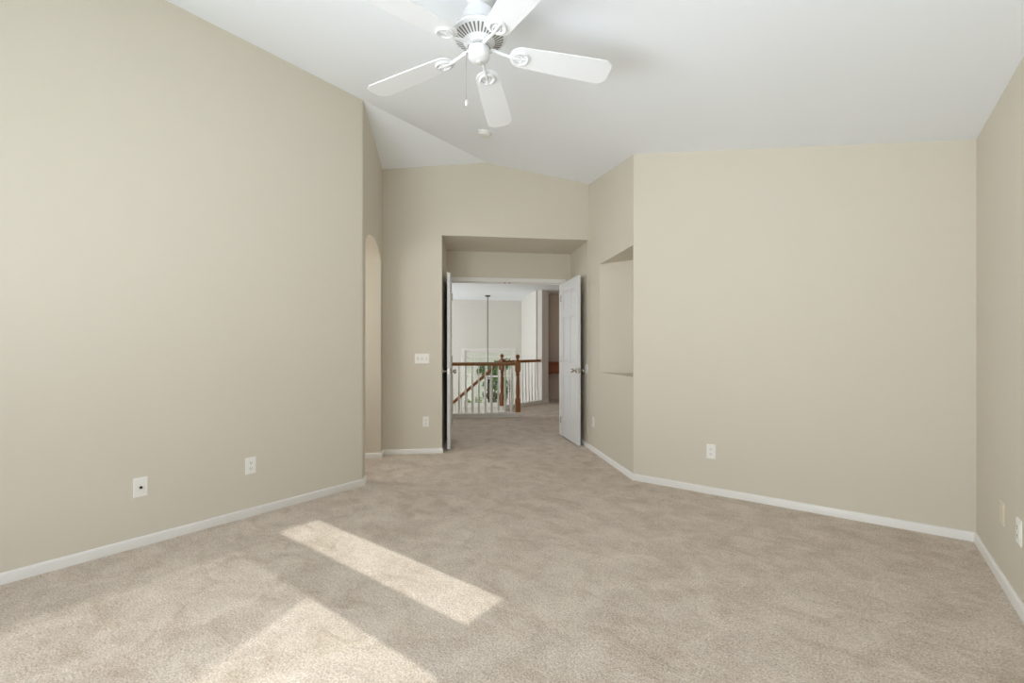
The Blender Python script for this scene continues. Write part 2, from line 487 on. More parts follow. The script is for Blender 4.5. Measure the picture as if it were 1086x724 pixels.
# ---- window frames and panes
def window(name, label, axis, at, a0, a1, z0, z1, cols, rows, fw=0.03, th=0.05, rot=0.0):
    """axis 'x': pane spans along local x at y=at; axis 'y': spans y at x=at"""
    root = thing(name, label, 'window', rz=rot, kind='structure')
    def bx(bm, p0, p1, zz0, zz1, t):
        if axis == 'x': box(bm, p0, p1, at - t / 2, at + t / 2, zz0, zz1)
        else: box(bm, at - t / 2, at + t / 2, p0, p1, zz0, zz1)
    bm = BM()
    bx(bm, a0, a0 + fw, z0, z1, th); bx(bm, a1 - fw, a1, z0, z1, th)
    bx(bm, a0 + fw, a1 - fw, z0, z0 + fw, th); bx(bm, a0 + fw, a1 - fw, z1 - fw, z1, th)
    for c_ in cols: bx(bm, c_ - fw * 0.45, c_ + fw * 0.45, z0 + fw, z1 - fw, th * 0.7)
    for r_ in rows: bx(bm, a0 + fw, a1 - fw, r_ - fw * 0.45, r_ + fw * 0.45, th * 0.6)
    f = obj('window_frame', bm, M['trim'], root); f['kind'] = 'structure'
    bm = BM(); bx(bm, a0 + fw * .5, a1 - fw * .5, z0 + fw * .5, z1 - fw * .5, 0.006)
    g = obj('window_pane', bm, M['glass'], root); g['kind'] = 'structure'
    return root
window('window_1', 'narrow white framed window in the right wall', 'y', VR + 0.07, WA[0], WA[1], WA[2], WA[3], [], [], fw=0.02)
window('window_2', 'wide white framed window in the right wall', 'y', VR + 0.07, WB[0], WB[1], WB[2], WB[3], [], [], fw=0.02)
window('window_3', 'wide white framed window added behind the camera for light', 'x', UB - 0.05, RW[0], RW[1], RW[2], RW[3], [-1.83, -0.72], [], fw=0.05)

# half drawn sheer shade on the wide side window, its hem hanging askew
bm = BM()
hem = lambda y: 1.541 - (1.1 - y) * 0.204
n = 12; xs = VR + 0.03
for i in range(n):
    y0 = WB[0] + 0.01 + (WB[1] - WB[0] - 0.02) * i / n; y1 = WB[0] + 0.01 + (WB[1] - WB[0] - 0.02) * (i + 1) / n
    vs = [bm.verts.new((xs, y0, hem(y0))), bm.verts.new((xs, y1, hem(y1))), bm.verts.new((xs, y1, WB[3] - 0.03)), bm.verts.new((xs, y0, WB[3] - 0.03))]
    bm.faces.new(vs)
bmesh.ops.remove_doubles(bm, verts=bm.verts, dist=1e-5)
sh = thing('roller_shade', 'sheer white shade drawn halfway down the wide side window', 'shade', (0, 0, 0))
cl = obj('shade_cloth', bm, M['sheer'], sh)
bm = BM()
box(bm, xs - 0.018, xs + 0.012, WB[0] + 0.005, WB[1] - 0.005, WB[3] - 0.04, WB[3] - 0.001)
obj('headrail', bm, M['trim'], sh, bevel=0.005)

# ------------------------------------------------------------------ baseboards
BH, BT = 0.056, 0.013
bprof = [(0, 0), (BT, 0), (BT, BH - 0.012), (BT * 0.75, BH - 0.004), (BT * 0.4, BH), (0, BH)]
def baseboard(name, path, label):
    """path: plan points with the room on the left-hand side"""
    bm = BM()
    P = [Vector((p[0], p[1], 0)) for p in path]
    nrm = []
    for a, b in zip(P, P[1:]):
        d = (b - a).normalized(); nrm.append(Vector((-d.y, d.x, 0)))
    sides = []
    for i in range(len(P)):
        if i == 0: s = nrm[0]
        elif i == len(P) - 1: s = nrm[-1]
        else:
            s = nrm[i - 1] + nrm[i]; s = s / s.dot(nrm[i])
        sides.append(tuple(s))
    sweep(bm, P, bprof, sides)
    struct(name, bm, M['trim'], label, smooth=50)
eps = 0.0
baseboard('baseboard_left', [D(SLf, WC - AW), (VL, U1), (VL, UB)], 'white baseboard along the long left wall')
baseboard('baseboard_arch', [D(SLf, WG), D(SLf, WJ), D(SLf - 0.28, WJ)], 'white baseboard wrapping the jamb of the arch')
baseboard('baseboard_gable', [D(AL + 0.002, WG + 0.1), D(AL, WG), D(SLf, WG)], 'white baseboard under the light switches by the door alcove')
baseboard('baseboard_right', [(VR, UB), (VR, UF), (V2, UF), D(SR, WG), D(AR, WG + 0.02), D(1.611, WD)], 'white baseboard along the right hand walls')

# ------------------------------------------------------------------ door casing (trim) and hall trim
bm = BM()
CW, CT = 0.055, 0.016
def dbox(bm, s0, s1, w0_, w1_, z0, z1): seg(bm, s0, s1, w0_, w1_, z0, z1)
dbox(bm, OL - CW, OL, WD - CT, WD, 0, OH + CW)
dbox(bm, OR_, OR_ + CW, WD - CT, WD, 0, OH + CW)
dbox(bm, OL, OR_, WD - CT, WD, OH, OH + CW)
dbox(bm, OL - 0.02, OL, WD, WD + 0.12, 0, OH + 0.02)
dbox(bm, OR_, OR_ + 0.02, WD, WD + 0.12, 0, OH + 0.02)
dbox(bm, OL, OR_, WD, WD + 0.12, OH, OH + 0.02)
dbox(bm, OL, OR_, WD + 0.04, WD + 0.07, OH - 0.012, OH)               # door stop on the head jamb
dbox(bm, OL - CW, OL, WD + 0.12, WD + 0.135, 0, OH + CW)
dbox(bm, OR_, OR_ + CW, WD + 0.12, WD + 0.135, 0, OH + CW)
dbox(bm, OL, OR_, WD + 0.12, WD + 0.135, OH, OH + CW)
tr = struct('trim_1', bm, M['trim'], 'white casing round the double doorway', bevel=0.003)
bm = BM()
for s in (0.72, 0.785):
    dbox(bm, s - 0.014, s + 0.014, WD + 0.008, WD + 0.03, OH - 0.003, OH)
    lathe(bm, [(0, -0.010), (0.006, -0.007), (0.007, 0.0)], 12, Matrix.Translation(D(s, WD + 0.019) + (OH - 0.002,)))
o = obj('ball_catch', bm, M['nickel'], tr); o['label'] = 'metal ball catches in the middle of the head casing'

# ------------------------------------------------------------------ doors
def door(name, label, hinge, free, face_side):
    """leaf from hinge (s,w) to free (s,w); local x along the leaf, local y = thickness towards face_side"""
    hx, hy = D(*hinge); fx, fy = D(*free)
    L = math.hypot(fx - hx, fy - hy); ang = math.atan2(fy - hy, fx - hx)
    root = thing(name, label, 'door', (hx, hy, 0), ang, kind='structure')
    T = 0.035; z0, z1 = 0.018, 2.035
    def bx(bm, x0, x1, y0, y1, a, b):
        if face_side < 0: y0, y1 = -y1, -y0
        box(bm, x0, x1, y0, y1, a, b)
    bm = BM()
    st, ms = 0.098, 0.085
    px = [(st, L / 2 - ms / 2), (L / 2 + ms / 2, L - st)]
    pz = [(0.25, 0.82), (0.985, 1.575), (1.69, 1.915)]
    for x0, x1 in ((0, st), (L / 2 - ms / 2, L / 2 + ms / 2), (L - st, L)): bx(bm, x0, x1, 0, T, z0, z1)
    zr = [(z0, pz[0][0]), (pz[0][1], pz[1][0]), (pz[1][1], pz[2][0]), (pz[2][1], z1)]
    for x0, x1 in px:
        for a, b in zr: bx(bm, x0, x1, 0, T, a, b)
        for a, b in pz:
            bx(bm, x0, x1, 0.010, T - 0.010, a, b)
            for yy, yo in ((0.010, 0.003), (T - 0.010, T - 0.003)):   # raised field with sloped margins
                i0, i1 = 0.018, 0.045
                lo = [(x0 + i0, yy, a + i0), (x1 - i0, yy, a + i0), (x1 - i0, yy, b - i0), (x0 + i0, yy, b - i0)]
                hi = [(x0 + i1, yo, a + i1), (x1 - i1, yo, a + i1), (x1 - i1, yo, b - i1), (x0 + i1, yo, b - i1)]
                if face_side < 0:
                    lo = [(x, -y, z) for x, y, z in lo]; hi = [(x, -y, z) for x, y, z in hi]
                quadbox(bm, lo, hi)
    lf = obj('door_leaf', bm, M['door'], root, bevel=0.0025)
    lf['kind'] = 'structure'
    ysg = 1 if face_side > 0 else -1
    for sd in (0, 1):
        yb = (0.0 if sd == 0 else T) * ysg
        d = (-1 if sd == 0 else 1) * ysg
        mt = Matrix.Translation((L - 0.06, yb, 0.905)) @ Matrix.Rotation(-d * PI / 2, 4, 'X')
        bm = BM()
        lathe(bm, [(0.031, 0), (0.031, 0.004), (0.026, 0.009), (0.012, 0.012), (0.010, 0.03), (0.016, 0.036), (0.025, 0.043),
                   (0.0275, 0.053), (0.025, 0.062), (0.017, 0.068), (0, 0.070)], 28, mt)
        k = obj('door_knob', bm, M['nickel'], root, smooth=40); k['label'] = 'satin nickel door knob'
    bm = BM()
    y0, y1 = sorted((0.006 * ysg, (T - 0.006) * ysg))
    box(bm, L - 0.0005, L + 0.0018, y0, y1, 0.875, 0.935)
    o = obj('latch_plate', bm, M['nickel'], root); o['label'] = 'metal latch plate'
    bm = BM()
    box(bm, L + 0.0015, L + 0.010, min(0.012 * ysg, 0.023 * ysg), max(0.012 * ysg, 0.023 * ysg), 0.897, 0.913)
    obj('latch_bolt', bm, M['nickel'], root)
    for hz in (0.22, 1.03, 1.84):
        bm = BM()
        lathe(bm, [(0.006, -0.045), (0.006, 0.045)], 12, Matrix.Translation((-0.006, -0.002 * ysg, hz)))
        box(bm, -0.006, 0.002, min(0.002 * ysg, 0.028 * ysg), max(0.002 * ysg, 0.028 * ysg), hz - 0.045, hz + 0.045)
        obj('hinge', bm, M['nickel'], root, smooth=40)
    return root
door('door_1', 'white six panel door standing open on the right', (1.474, 5.93), (1.496, 5.207), 1)
door('door_2', 'white door on the left seen edge on', (0.024, 5.93), (0.002, 5.225), -1)

# ------------------------------------------------------------------ foyer, stairwell and corridor shell
WF, SF = 11.7, 1.847
CX0, CX1, CY0 = -5.50, -5.38, 8.15
bm = BM()                         # far foyer wall with the tall window
WFX = (0.375, 1.62, -0.26, 1.125)
seg(bm, -3.1, WFX[0], WF, WF + 0.12, -2.8, HC + 0.05); seg(bm, WFX[1], SF + 0.1, WF, WF + 0.12, -2.8, HC + 0.05)
seg(bm, WFX[0], WFX[1], WF, WF + 0.12, WFX[3], HC + 0.05); seg(bm, WFX[0], WFX[1], WF, WF + 0.12, -2.8, WFX[2])
struct('wall_foyer_back', bm, M['hall'], 'off white far wall of the stairwell foyer')
bm = BM()
prism(bm, [D(SF, 9.66), D(SF, WF + 0.05), D(SF + 0.12, WF + 0.05), D(SF + 0.12, 9.70)], -2.8, HC + 0.05)
struct('wall_foyer_side', bm, M['hall'], 'off white side wall of the foyer behind the railing')
bm = BM()
prism(bm, [(CX0, CY0), (CX1, CY0), (CX1, 8.40), (CX0, 8.42)], 0, HC + 0.05)
struct('wall_hall_end', bm, M['hall'], 'white wall end where the hall railing stops')
bm = BM()
seg(bm, -3.2, -3.1, 7.7, 8.6, -2.8, HC + 0.05); seg(bm, -3.2, -3.1, 11.4, 11.82, -2.8, HC + 0.05)
seg(bm, -3.2, -3.1, 8.6, 11.4, -2.8, -0.4); seg(bm, -3.2, -3.1, 8.6, 11.4, 2.2, HC + 0.05)
seg(bm, -1.4, -1.3, WD + 0.1, 7.76, 0, HC + 0.05)
seg(bm, -3.2, -1.3, 7.68, 7.76, 0, HC + 0.05)
struct('wall_foyer_left', bm, M['hall'], 'off white left wall of the foyer with an added window')
bm = BM()
seg(bm, 1.96, 3.5, 10.25, 10.37, 0, HC + 0.05)
seg(bm, 3.4, 3.5, WD, 10.37, 0, HC + 0.05)
seg(bm, 1.96, 2.05, 9.70, 10.37, 0, HC + 0.05)
struct('wall_corridor', bm, M['taupe'], 'grey taupe wall at the end of the corridor')
bm = BM()
prism(bm, [D(-3.2, 7.0), D(3.5, 7.0), D(3.5, 11.9), D(-3.2, 11.9)], -2.9, -2.8)
struct('floor_foyer', bm, M['tile'], 'pale foyer floor one storey below')

wcols = [0.62, 0.95, 1.28]
w4 = window('window_4', 'tall white framed foyer window looking onto the garden', 'x', WF + 0.05, WFX[0], WFX[1], WFX[2], WFX[3], wcols, [0.98, 0.47], fw=0.05, th=0.07, rot=R45)
w5 = window('window_5', 'large side window of the foyer, unseen and added for light', 'x', 0.0, 8.6, 11.4, -0.4, 2.2, [10.0], [0.9], fw=0.05, th=0.07, rot=R45 + PI / 2)  # unseen window added to go with the foyer fill lamp
w5.location = (q * -3.15, q * -3.15, 0)
# casing of the foyer window
bm = BM()
seg(bm, WFX[0] - 0.07, WFX[0], WF - 0.018, WF, WFX[2] - 0.07, WFX[3] + 0.07)
seg(bm, WFX[1], WFX[1] + 0.07, WF - 0.018, WF, WFX[2] - 0.07, WFX[3] + 0.07)
seg(bm, WFX[0], WFX[1], WF - 0.018, WF, WFX[2] - 0.07, WFX[2])
seg(bm, WFX[0], WFX[1], WF - 0.018, WF, WFX[3], WFX[3] + 0.07)
struct('trim_2', bm, M['trim'], 'white casing round the foyer window', bevel=0.004)

# white curbs the railings stand on
RX = -5.44
bm = BM()
seg(bm, -1.3, 1.185, 7.69, 7.79, 0, 0.08)
seg(bm, -1.3, 1.195, 7.675, 7.69, 0.058, 0.083)
struct('trim_3', bm, M['trim'], 'white curb under the near hall railing', bevel=0.004)
bm = BM()
prism(bm, [(RX - 0.06, 6.80), (RX + 0.06, 6.80), (RX + 0.06, 8.15), (RX - 0.06, 8.15)], 0, 0.08)
prism(bm, [(RX + 0.06, 8.15), (RX + 0.075, 8.15), (RX + 0.075, 8.40), (RX + 0.06, 8.40)], 0, 0.08)
struct('trim_4', bm, M['trim'], 'white curb under the angled hall railing', bevel=0.004)

# stairs going down to the left of the landing
bm = BM()
RISE, RUN = 0.19, 0.223
for i in range(13):
    z1 = -RISE * (i + 1)
    seg(bm, 1.05 - RUN * (i + 1), 1.05 - RUN * i + 0.001, 7.80, 8.74, z1 - 0.28, z1)
struct('floor_stairs', bm, M['carpet'], 'carpeted stairs going down behind the near railing')

# ------------------------------------------------------------------ railings
rail_prof = [(-0.022, -0.028), (0.022, -0.028), (0.026, -0.012), (0.030, 0.008), (0.026, 0.022), (0.012, 0.030), (-0.012, 0.030),
             (-0.026, 0.022), (-0.030, 0.008), (-0.026, -0.012)]
def newel(root, x, y, z0):
    bm = BM()
    h = 0.043
    m = Matrix.Translation((x, y, z0))
    def sq(a, b, z_0, z_1):
        quadbox(bm, [(x - a, y - a, z0 + z_0), (x + a, y - a, z0 + z_0), (x + a, y + a, z0 + z_0), (x - a, y + a, z0 + z_0)],
                [(x - b, y - b, z0 + z_1), (x + b, y - b, z0 + z_1), (x + b, y + b, z0 + z_1), (x - b, y + b, z0 + z_1)])
    sq(h, h, 0, 0.22); sq(h, h * 0.8, 0.22, 0.235)
    lathe(bm, [(0.033, 0.225), (0.040, 0.245), (0.028, 0.262), (0.030, 0.28), (0.038, 0.34), (0.036, 0.42), (0.026, 0.60), (0.024, 0.62),
               (0.034, 0.635), (0.036, 0.65), (0.026, 0.665), (0.034, 0.69), (0.034, 0.70)], 20, m)
    sq(h * 0.8, h, 0.69, 0.71); sq(h, h, 0.71, 0.875); sq(h, h * 0.75, 0.875, 0.89)
    post = obj('newel_post', bm, M['oak_post'], root, smooth=35)
    bm = BM()
    lathe(bm, [(0.030, 0.885), (0.034, 0.895), (0.020, 0.905), (0.017, 0.917), (0.024, 0.925), (0.034, 0.942), (0.037, 0.960), (0.033, 0.978),
               (0.020, 0.990), (0.008, 0.997), (0, 0.999)], 20, m)
    obj('finial', bm, M['oak_post'], post, smooth=40)
    return post
def baluster_bm():
    bm = BM()
    box(bm, -0.016, 0.016, -0.016, 0.016, 0, 0.20)
    lathe(bm, [(0.015, 0.20), (0.017, 0.215), (0.012, 0.23), (0.016, 0.30), (0.014, 0.45), (0.009, 0.72), (0.009, 0.805)], 12)
    return bm
bal_me = None
def baluster(root, x, y, z0, scale=1.0, rz=0.0):
    global bal_me
    if bal_me is None:
        o = obj('baluster', baluster_bm(), M['trim'], root, smooth=40); bal_me = o.data
    else:
        o = bpy.data.objects.new('baluster', bal_me); COL.objects.link(o); o.parent = root
    o.location = (x, y, z0); o.scale = (1, 1, scale); o.rotation_euler = (0, 0, rz)
    return o

ZRAIL = 0.912
# near railing (local frame = diagonal frame)
r1 = thing('railing', 'oak and white railing crossing the hall straight beyond the doorway', 'railing', (0, 0, 0), R45, group='hall railings')
bm = BM()
sweep(bm, [(-1.3, 7.735, ZRAIL), (1.13, 7.735, ZRAIL)], rail_prof, (0, 1, 0))
o = obj('handrail', bm, M['oak'], r1, smooth=35); o['label'] = 'oak handrail'
newel(r1, 1.155, 7.735, 0.08)['label'] = 'turned oak newel post'
k = 0; s = 1.045
while s > -1.25:
    baluster(r1, s, 7.735, 0.08); s -= 0.112
# angled railing along the house axis
r2 = thing('railing', 'farther oak and white railing angled towards the white wall end', 'railing', (0, 0, 0), 0, group='hall railings')
bm = BM()
sweep(bm, [(RX, 6.86, ZRAIL + 0.01), (RX, 8.15, ZRAIL + 0.01)], rail_prof, (1, 0, 0))
o = obj('handrail', bm, M['oak_rail2'], r2, smooth=35); o['label'] = 'oak handrail'
newel(r2, RX, 6.84, 0.08)['label'] = 'turned oak newel post'
y = 6.95
while y < 8.12:
    baluster(r2, RX, y, 0.08, 1.01); y += 0.112
# stair handrail
r3 = thing('stair_railing', 'oak stair handrail sloping down to the left behind white balusters', 'railing', (0, 0, 0), R45)
bm = BM()
ws = 8.70
path = [(0.925, ws, 0.903), (0.90, ws, 0.90), (0.865, ws, 0.875), (0.845, ws, 0.84), (0.825, ws, 0.805)]
sl = RISE / RUN
s = 0.80
while s > -1.3:
    path.append((s, ws, 0.785 - (0.80 - s) * sl)); s -= 0.2
sweep(bm, path, [(a_, z_ * 1.3) for a_, z_ in rail_prof], (0, 1, 0))
o = obj('handrail', bm, M['oak'], r3, smooth=35); o['label'] = 'oak stair handrail'
for i in range(9):
    for t in (0.25, 0.75):
        s_ = 1.05 - RUN * (i + t)
        if s_ > 0.88: continue
        zt_ = -RISE * (i + 1)
        zr_ = 0.785 - (0.80 - s_) * sl - 0.02 if s_ < 0.82 else 0.86
        baluster(r3, s_, ws, zt_, max(0.5, (zr_ - zt_) / 0.805))

# built in wooden counter at the end of the corridor
ct = thing('desk', 'reddish wooden built in desk at the end of the corridor', 'desk', (0, 0, 0), R45)
bm = BM(); box(bm, 2.06, 3.35, 9.88, 10.247, 0.85, 0.888); obj('desktop', bm, M['cherry'], ct, bevel=0.004)
bm = BM(); box(bm, 2.06, 3.31, 9.94, 9.96, 0.63, 0.85); box(bm, 2.06, 3.31, 9.92, 9.94, 0.62, 0.655); obj('apron', bm, M['cherry'], ct)
bm = BM(); box(bm, 2.16, 2.86, 9.922, 9.942, 0.68, 0.825)
dr = obj('drawer', bm, M['cherry'], ct, bevel=0.004)
bm = BM(); lathe(bm, [(0.008, 0), (0.008, 0.012), (0.016, 0.018), (0.016, 0.026), (0, 0.03)], 16, Matrix.Translation((2.62, 9.922, 0.752)) @ Matrix.Rotation(PI / 2, 4, 'X'))
obj('knob', bm, M['nickel'], dr, smooth=40)
bm = BM(); box(bm, 3.31, 3.35, 9.94, 10.247, 0.0, 0.85); obj('side_panel', bm, M['cherry'], ct)

# chandelier hanging in the foyer
chs, chw = 0.88, 10.68
cx, cy = D(chs, chw)
ch = thing('chandelier', 'thin rod pendant chandelier hanging in the foyer beyond the railing', 'chandelier', (cx, cy, 0))
bm = BM(); lathe(bm, [(0, 2.40), (0.05, 2.405), (0.065, 2.425), (0.065, HC)], 24); obj('canopy', bm, M['iron'], ch, smooth=40)
bm = BM(); tube(bm, [(0, 0, 2.41), (0, 0, 0.24)], 0.011, 10); obj('rod', bm, M['iron'], ch, smooth=40)
bm = BM(); lathe(bm, [(0, -0.02), (0.015, 0.0), (0.03, 0.04), (0.018, 0.09), (0.035, 0.15), (0.02, 0.22), (0.01, 0.26)], 20); obj('hub', bm, M['iron'], ch, smooth=40)
for i in range(5):
    a = 2 * PI * i / 5 + 0.3
    ca, sa = math.cos(a), math.sin(a)
    bm = BM(); tube(bm, [(0.02 * ca, 0.02 * sa, 0.08), (0.10 * ca, 0.10 * sa, 0.02), (0.18 * ca, 0.18 * sa, 0.03), (0.22 * ca, 0.22 * sa, 0.09)], 0.008, 8)
    lathe(bm, [(0.025, 0.085), (0.03, 0.095), (0.012, 0.10), (0.012, 0.15)], 12, Matrix.Translation((0.22 * ca, 0.22 * sa, 0)))
    ar = obj('arm', bm, M['iron'], ch, smooth=40)
    bm = BM(); lathe(bm, [(0, 0.15), (0.010, 0.155), (0.014, 0.175), (0.008, 0.20), (0, 0.215)], 12, Matrix.Translation((0.22 * ca, 0.22 * sa, 0)))
    b = obj('bulb', bm, M['bulb'], ar, smooth=60); b['label'] = 'small white candle bulb'

# ------------------------------------------------------------------ wall plates
def plate_bm(w=0.07, h=0.114, t=0.006):
    bm = BM()
    a, b = w / 2, h / 2; i = 0.005
    quadbox(bm, [(-a, 0, -b), (a, 0, -b), (a, 0, b), (-a, 0, b)], [(-a, -t * .4, -b), (a, -t * .4, -b), (a, -t * .4, b), (-a, -t * .4, b)])
    quadbox(bm, [(-a, -t * .4, -b), (a, -t * .4, -b), (a, -t * .4, b), (-a, -t * .4, b)],
            [(-a + i, -t, -b + i), (a - i, -t, -b + i), (a - i, -t, b - i), (-a + i, -t, b - i)])
    return bm
def screw(root, x, z, t=0.006):
    bm = BM(); lathe(bm, [(0.0035, 0), (0.0035, 0.0008), (0, 0.0014)], 12, Matrix.Translation((x, -t, z)) @ Matrix.Rotation(PI / 2, 4, 'X'))
    obj('screw', bm, M['plate'], root)
def outlet(loc, rz, label, m='plate'):
    root = thing('wall_outlet', label, 'outlet', loc, rz, group='duplex wall outlets')
    obj('cover_plate', plate_bm(), M[m], root)
    for dz in (0.0195, -0.0195):
        bm = BM()
        n = 20; pts = []
        for k in range(n):
            a = 2 * PI * k / n
            pts.append((0.0172 * math.cos(a), max(-0.0125, min(0.0125, 0.0172 * math.sin(a)))))
        quadbox(bm, [(x, -0.006, z + dz) for x, z in pts], [(x, -0.0078, z + dz) for x, z in pts])
        rc = obj('receptacle', bm, M[m], root)
        bm = BM()
        box(bm, -0.0072, -0.0050, -0.0084, -0.0076, dz - 0.001, dz + 0.008)
        box(bm, 0.0050, 0.0072, -0.0084, -0.0076, dz + 0.0005, dz + 0.007)
        lathe(bm, [(0.0026, 0), (0.0026, 0.0008)], 10, Matrix.Translation((0, -0.0076, dz - 0.0065)) @ Matrix.Rotation(PI / 2, 4, 'X'))
        o = obj('slots', bm, M['dark'], rc); o['label'] = 'dark plug slots'
    screw(root, 0, 0)
    return root
# local -Y faces the room: left wall faces +x -> rz = +90deg ; front wall faces -y -> 0 ; right wall faces -x -> -90 ; gable faces -w -> 45 ; niche faces -s -> -45
outlet((VL, 1.41, 0.349), PI / 2, 'white duplex outlet on the long left wall nearer the far corner')
outlet((-0.927, UF, 0.339), 0, 'white duplex outlet low on the wide right front wall')
outlet((VR, 2.945, 0.349), -PI / 2, 'white duplex outlet at the right edge, beside an almond plate')
outlet(D(-0.265, WG) + (0.353,), R45, 'white duplex outlet left of the doorway below the switches')

cpl = thing('cable_plate', 'white wall plate with a dark coaxial jack on the left wall', 'wall plate', (VL, 0.802, 0.345), PI / 2)
obj('cover_plate', plate_bm(), M['plate'], cpl)
bm = BM(); lathe(bm, [(0.0075, 0), (0.0075, 0.003), (0.0052, 0.003), (0.0052, 0.010)], 16, Matrix.Translation((0, -0.006, 0)) @ Matrix.Rotation(PI / 2, 4, 'X'))
o = obj('coaxial_jack', bm, M['dark'], cpl, smooth=30); o['label'] = 'dark coaxial jack'
screw(cpl, 0, 0.042); screw(cpl, 0, -0.042)

bpl = thing('blank_plate', 'almond coloured blank plate on the right wall near the corner', 'wall plate', (VR, 3.238, 0.349), -PI / 2)
obj('cover_plate', plate_bm(), M['ivory'], bpl); screw(bpl, 0, 0.03); screw(bpl, 0, -0.03)
npl = thing('blank_plate', 'cream blank plate low on the angled niche wall beside the open door', 'wall plate', D(SR, 4.965) + (0.335,), -R45)
obj('cover_plate', plate_bm(), M['plate'], npl); screw(npl, 0, 0.03); screw(npl, 0, -0.03)

sw_ = thing('light_switch', 'white triple light switch plate left of the doorway', 'switch', D(-0.307, WG) + (1.055,), R45)
obj('cover_plate', plate_bm(0.163, 0.114), M['plate'], sw_)
for dx in (-0.046, 0, 0.046):
    bm = BM(); box(bm, dx - 0.008, dx + 0.008, -0.0068, -0.0058, -0.016, 0.016)
    t = obj('toggle_slot', bm, M['ivory'], sw_)
    bm = BM(); quadbox(bm, [(dx - 0.005, -0.006, -0.006), (dx + 0.005, -0.006, -0.006), (dx + 0.005, -0.006, 0.006), (dx - 0.005, -0.006, 0.006)],
                       [(dx - 0.004, -0.017, 0.004), (dx + 0.004, -0.017, 0.004), (dx + 0.004, -0.016, 0.010), (dx - 0.004, -0.016, 0.010)])
    obj('toggle', bm, M['plate'], t)
    screw(sw_, dx, 0.03); screw(sw_, dx, -0.03)

bp_ = thing('door_bumper', 'round white wall bumper behind the knob of the right door', 'door stop', D(1.6065, 5.215) + (0.927,), -R45)
bm = BM(); lathe(bm, [(0.058, 0), (0.058, 0.004), (0.05, 0.010), (0.03, 0.007), (0, 0.006)], 32, Matrix.Rotation(PI / 2, 4, 'X'))
obj('bumper_disc', bm, M['plate'], bp_, smooth=40)

# ------------------------------------------------------------------ smoke detector
sx, sy = -2.697, 3.139
tilt = math.atan(SL)
sd = thing('smoke_detector', 'small round white smoke detector on the ceiling beyond the fan', 'smoke detector', (sx, sy, ceil(sx)))
sd.rotation_euler = (0, tilt, 0)
bm = BM(); lathe(bm, [(0.062, 0.0), (0.062, -0.012)], 32); obj('mounting_base', bm, M['smoke'], sd, smooth=40)
bm = BM(); lathe(bm, [(0.054, -0.012), (0.056, -0.016), (0.055, -0.028), (0.045, -0.036), (0.02, -0.038), (0, -0.038)], 32); obj('detector_cover', bm, M['smoke'], sd, smooth=40)
bm = BM(); lathe(bm, [(0.0545, -0.0125), (0.0545, -0.0165)], 32); o = obj('vent_gap', bm, M['slot'], sd); o['label'] = 'grey vent gap'

# ------------------------------------------------------------------ ceiling fan
FX, FY, FZ = -1.445, 1.640, 2.545
fan = thing('ceiling_fan', 'white five blade ceiling fan with a pull chain', 'fan', (FX, FY, FZ))
top = ceil(FX) - FZ
bm = BM(); lathe(bm, [(0, top - 0.075), (0.03, top - 0.072), (0.055, top - 0.045), (0.068, top - 0.01), (0.068, top + 0.012)], 32)
obj('canopy', bm, M['fan'], fan, smooth=40)
bm = BM(); tube(bm, [(0, 0, 0.22), (0, 0, top - 0.06)], 0.012, 14); obj('downrod', bm, M['slot'], fan, smooth=40)
bm = BM()
lathe(bm, [(0, 0.236), (0.045, 0.235), (0.066, 0.228), (0.076, 0.212), (0.078, 0.165), (0.084, 0.150), (0.104, 0.138), (0.128, 0.126),
           (0.134, 0.116), (0.132, 0.108), (0.118, 0.102), (0.070, 0.080), (0.062, 0.074), (0.060, 0.052), (0, 0.052)], 64)
mh = obj('motor_housing', bm, M['fan'], fan, smooth=35)
bm = BM()                                                             # radial vent slots on the conical underside
for k in range(36):
    a = 2 * PI * k / 36
    ca, sa = math.cos(a), math.sin(a); tx, ty = -sa, ca
    loops = []
    for r, z in ((0.077, 0.0832), (0.117, 0.1015)):
        h = 0.0030 if r < 0.1 else 0.0045
        loops.append([(r * ca + tx * h * sgn, r * sa + ty * h * sgn, z - 0.0014) for sgn in (-1, 1)])
    vs = [bm.verts.new(c) for c in (loops[0][0], loops[0][1], loops[1][1], loops[1][0])]
    vu = [bm.verts.new(v.co + Vector((0, 0, 0.003))) for v in vs]
    fs = [bm.faces.new(vs), bm.faces.new(list(reversed(vu)))]
    for i in range(4): fs.append(bm.faces.new((vs[i], vs[(i + 1) % 4], vu[(i + 1) % 4], vu[i])))
    bmesh.ops.recalc_face_normals(bm, faces=fs)
o = obj('vent_slots', bm, M['slot'], mh); o['label'] = 'grey radial vent slots'
bm = BM(); lathe(bm, [(0.0605, 0.062), (0.0605, 0.054), (0.052, 0.050)], 40, cap=False); o = obj('shadow_gap_ring', bm, M['slot'], mh, smooth=40); o.name = 'shadow_gap'; o['label'] = 'grey ring painted as the shaded gap'  # grey ring stands in for shade in the gap above the switch housing
bm = BM()
lathe(bm, [(0, 0.056), (0.050, 0.056), (0.052, 0.050), (0.052, 0.012), (0.047, 0.002), (0.034, -0.006), (0.012, -0.009), (0.010, -0.014), (0, -0.015)], 40)
obj('switch_housing', bm, M['fan'], fan, smooth=40)
